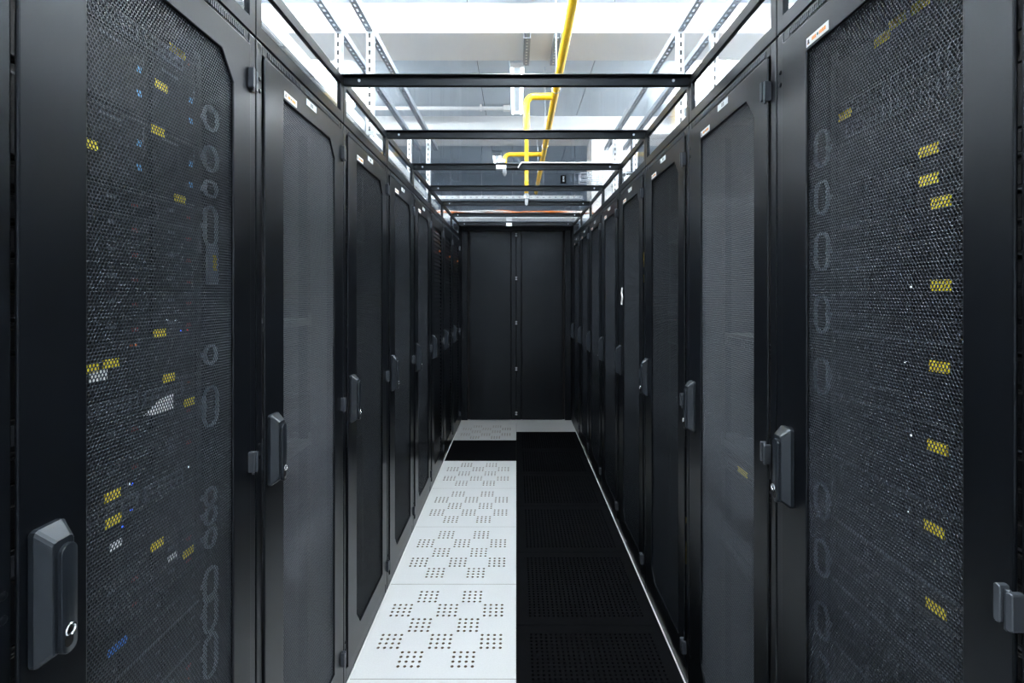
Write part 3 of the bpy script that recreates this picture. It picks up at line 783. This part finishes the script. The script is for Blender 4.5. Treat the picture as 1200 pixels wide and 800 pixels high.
# cable trays above the racks with cables
for side, nm, xa, xb in ((-1, 'left', 0.90, 1.03), (1, 'right', 1.005, 1.145)):
    t = thing('cable_tray', 'galvanised cable tray running above the %s racks' % nm, 'cable tray', (side*(xa+xb)/2, 0, TRZ), 0, 'cable trays above the racks')
    hw = (xb-xa)/2
    for sx in (-1, 1): ob('side_rail', MB().box(sx*hw-0.002, sx*hw+0.002, -2.0, 5.9, 0, 0.06).mesh('side_rail', M['galv']), t)
    for i in range(26): ob('rung', cached(('rung', nm), lambda: MB().box(-hw+0.003, hw-0.003, -0.01, 0.01, 0.0, 0.006).mesh('rung', M['galv'])), t, (0, -1.9+0.3*i, 0))
    for j, (m, cl) in enumerate((('c_or', 'orange'), ('c_ye', 'yellow'), ('c_wh', 'white'), ('c_wh', 'second white'))):
        x0 = side*(xa+xb)/2+(-0.036+0.024*j)
        pts = [(x0+random.uniform(-0.006, 0.006), -1.9+0.65*i, TRZ+0.020+random.uniform(0, 0.03)) for i in range(12)]
        cable('tray_cable', pts, 0.009, m, '%s cable lying in the tray above the %s racks' % (cl, nm), 'cables in the trays above the racks')

# crossing tray and cable ladder behind the end door
t = thing('crossing_tray', 'white perforated cable tray crossing the room behind the end door', 'cable tray', (0, 7.0, CAM_H+(345-233)/600*7.0))
for y_ in (0, 0.2):
    mb = MB().box(-2.4, 0.91, y_, y_+0.003, 0, 0.045)
    for i in range(40): mb.box(-2.38+i*0.083, -2.35+i*0.083, y_-0.001, y_+0.004, 0.018, 0.027, 1)
    ob('side_rail', mb.mesh('side_rail', [M['galv'], M['ink_shade']]), t)
ob('tray_floor', MB().box(-2.4, 0.91, 0.003, 0.2, 0, 0.003).mesh('tray_floor', M['galv']), t)
for i in range(8): ob('hanger_rod', cached('hrod', lambda: MB().cyl((0, 0.1, 0.003), (0, 0.1, ZC-(CAM_H+(345-233)/600*7.0)), 0.004, 6).mesh('hanger_rod', M['steel'])), t, (-2.2+0.43*i, 0, 0))
LY = 6.15; LZ = CAM_H+(345-252.5)/600*LY
t = thing('cable_ladder', 'grey cable ladder full of orange cables just behind the end door', 'cable ladder', (0, LY, LZ))
for y_ in (0, 0.25): ob('side_rail', MB().box(-2.4, 2.4, y_, y_+0.003, -0.03, 0.012).mesh('side_rail', M['galv']), t)
for i in range(33):
    ob('rung', cached('lrung', lambda: MB().box(-0.006, 0.006, 0.003, 0.25, 0, 0.006).mesh('rung', M['galv'])), t, (-2.35+0.145*i, 0, 0))
    ob('tie', cached('ltie', lambda: MB().box(-0.004, 0.004, 0.17, 0.18, 0, 0.085).mesh('tie', M['galv'])), t, (-2.33+0.145*i, 0, 0))
for j in range(9):
    m, cl = [('c_or', 'orange'), ('c_wh', 'white'), ('c_wh', 'white'), ('c_or', 'orange'), ('c_wh', 'white'), ('c_or', 'orange'), ('c_ye', 'yellow'), ('c_wh', 'white'), ('c_or', 'orange')][j]
    pts = [(-2.35+0.36*i, LY+0.05+0.018*j+random.uniform(-0.04, 0.04), LZ+0.016+0.007*(j % 4)+random.uniform(0, 0.045)) for i in range(14)]
    cable('ladder_cable', pts, 0.008, m, '%s cable lying on the ladder behind the end door' % cl, '%s cables on the ladder behind the end door' % cl)
# conduit on the ceiling, wire basket and coil by the column, wall box
tag(ob('conduit', MB().cyl((-1.7, 0, 0), (-0.15, 0, 0), 0.022, 12).box(-0.15, -0.07, -0.03, 0.03, -0.03, 0.03).box(-0.42, -0.40, -0.03, 0.03, -0.024, 0.04).mesh('conduit', M['white'], smooth=True), None, (0, 5.93, ZC-0.045)),
    'white conduit crossing the ceiling to the end of the twin tube lamp', 'conduit')
t = thing('wire_basket', 'wire basket bracket with a coiled cable in front of the pale column', 'wire basket', (0.9, 6.3, CAM_H+(345-213)/600*6.2))
mb = MB()
for z in (0, 0.05, 0.10):
    mb.cyl((-0.13, 0, z), (0.75, 0, z), 0.004, 6); mb.cyl((-0.13, -0.14, z), (0.75, -0.14, z), 0.004, 6)
for i in range(9):
    x = -0.13+0.11*i
    mb.tube([(x, 0, 0.10), (x, 0, 0), (x, -0.14, 0), (x, -0.14, 0.10)], 0.004, 6)
ob('basket', mb.mesh('basket', M['steel'], smooth=True), t)
mb = MB()
for q in range(5):
    mb.tube([(0.48+(0.10-0.006*q)*math.cos(a), -0.07+0.012*(q-2), 0.05+(0.072-0.004*q)*math.sin(a)) for a in np.linspace(0, 2*math.pi, 24, endpoint=False)], 0.008, 6, closed=True)
ob('coil', mb.mesh('coil', M['c_bk'], smooth=True), t)
o = ob('bracket_arm', MB().box(-0.02, 0.02, -0.15, 0.07, -0.03, -0.004).mesh('bracket_arm', M['steel']), t, (0.3, 0, 0))
t = thing('wall_box', 'small dark switch box with white lights on the back wall', 'switch box', ((660-605)/600*YB, YB-0.001, 3.46))
ob('case', MB().box(-0.05, 0.05, -0.05, 0, -0.07, 0.07).mesh('case', M['dark'], bevel=0.004), t)
for z in (-0.035, 0, 0.035): ob('indicator', small('indicator', 0.028, 0.018, 0.004, 'led_w'), t, (0, -0.05, z))
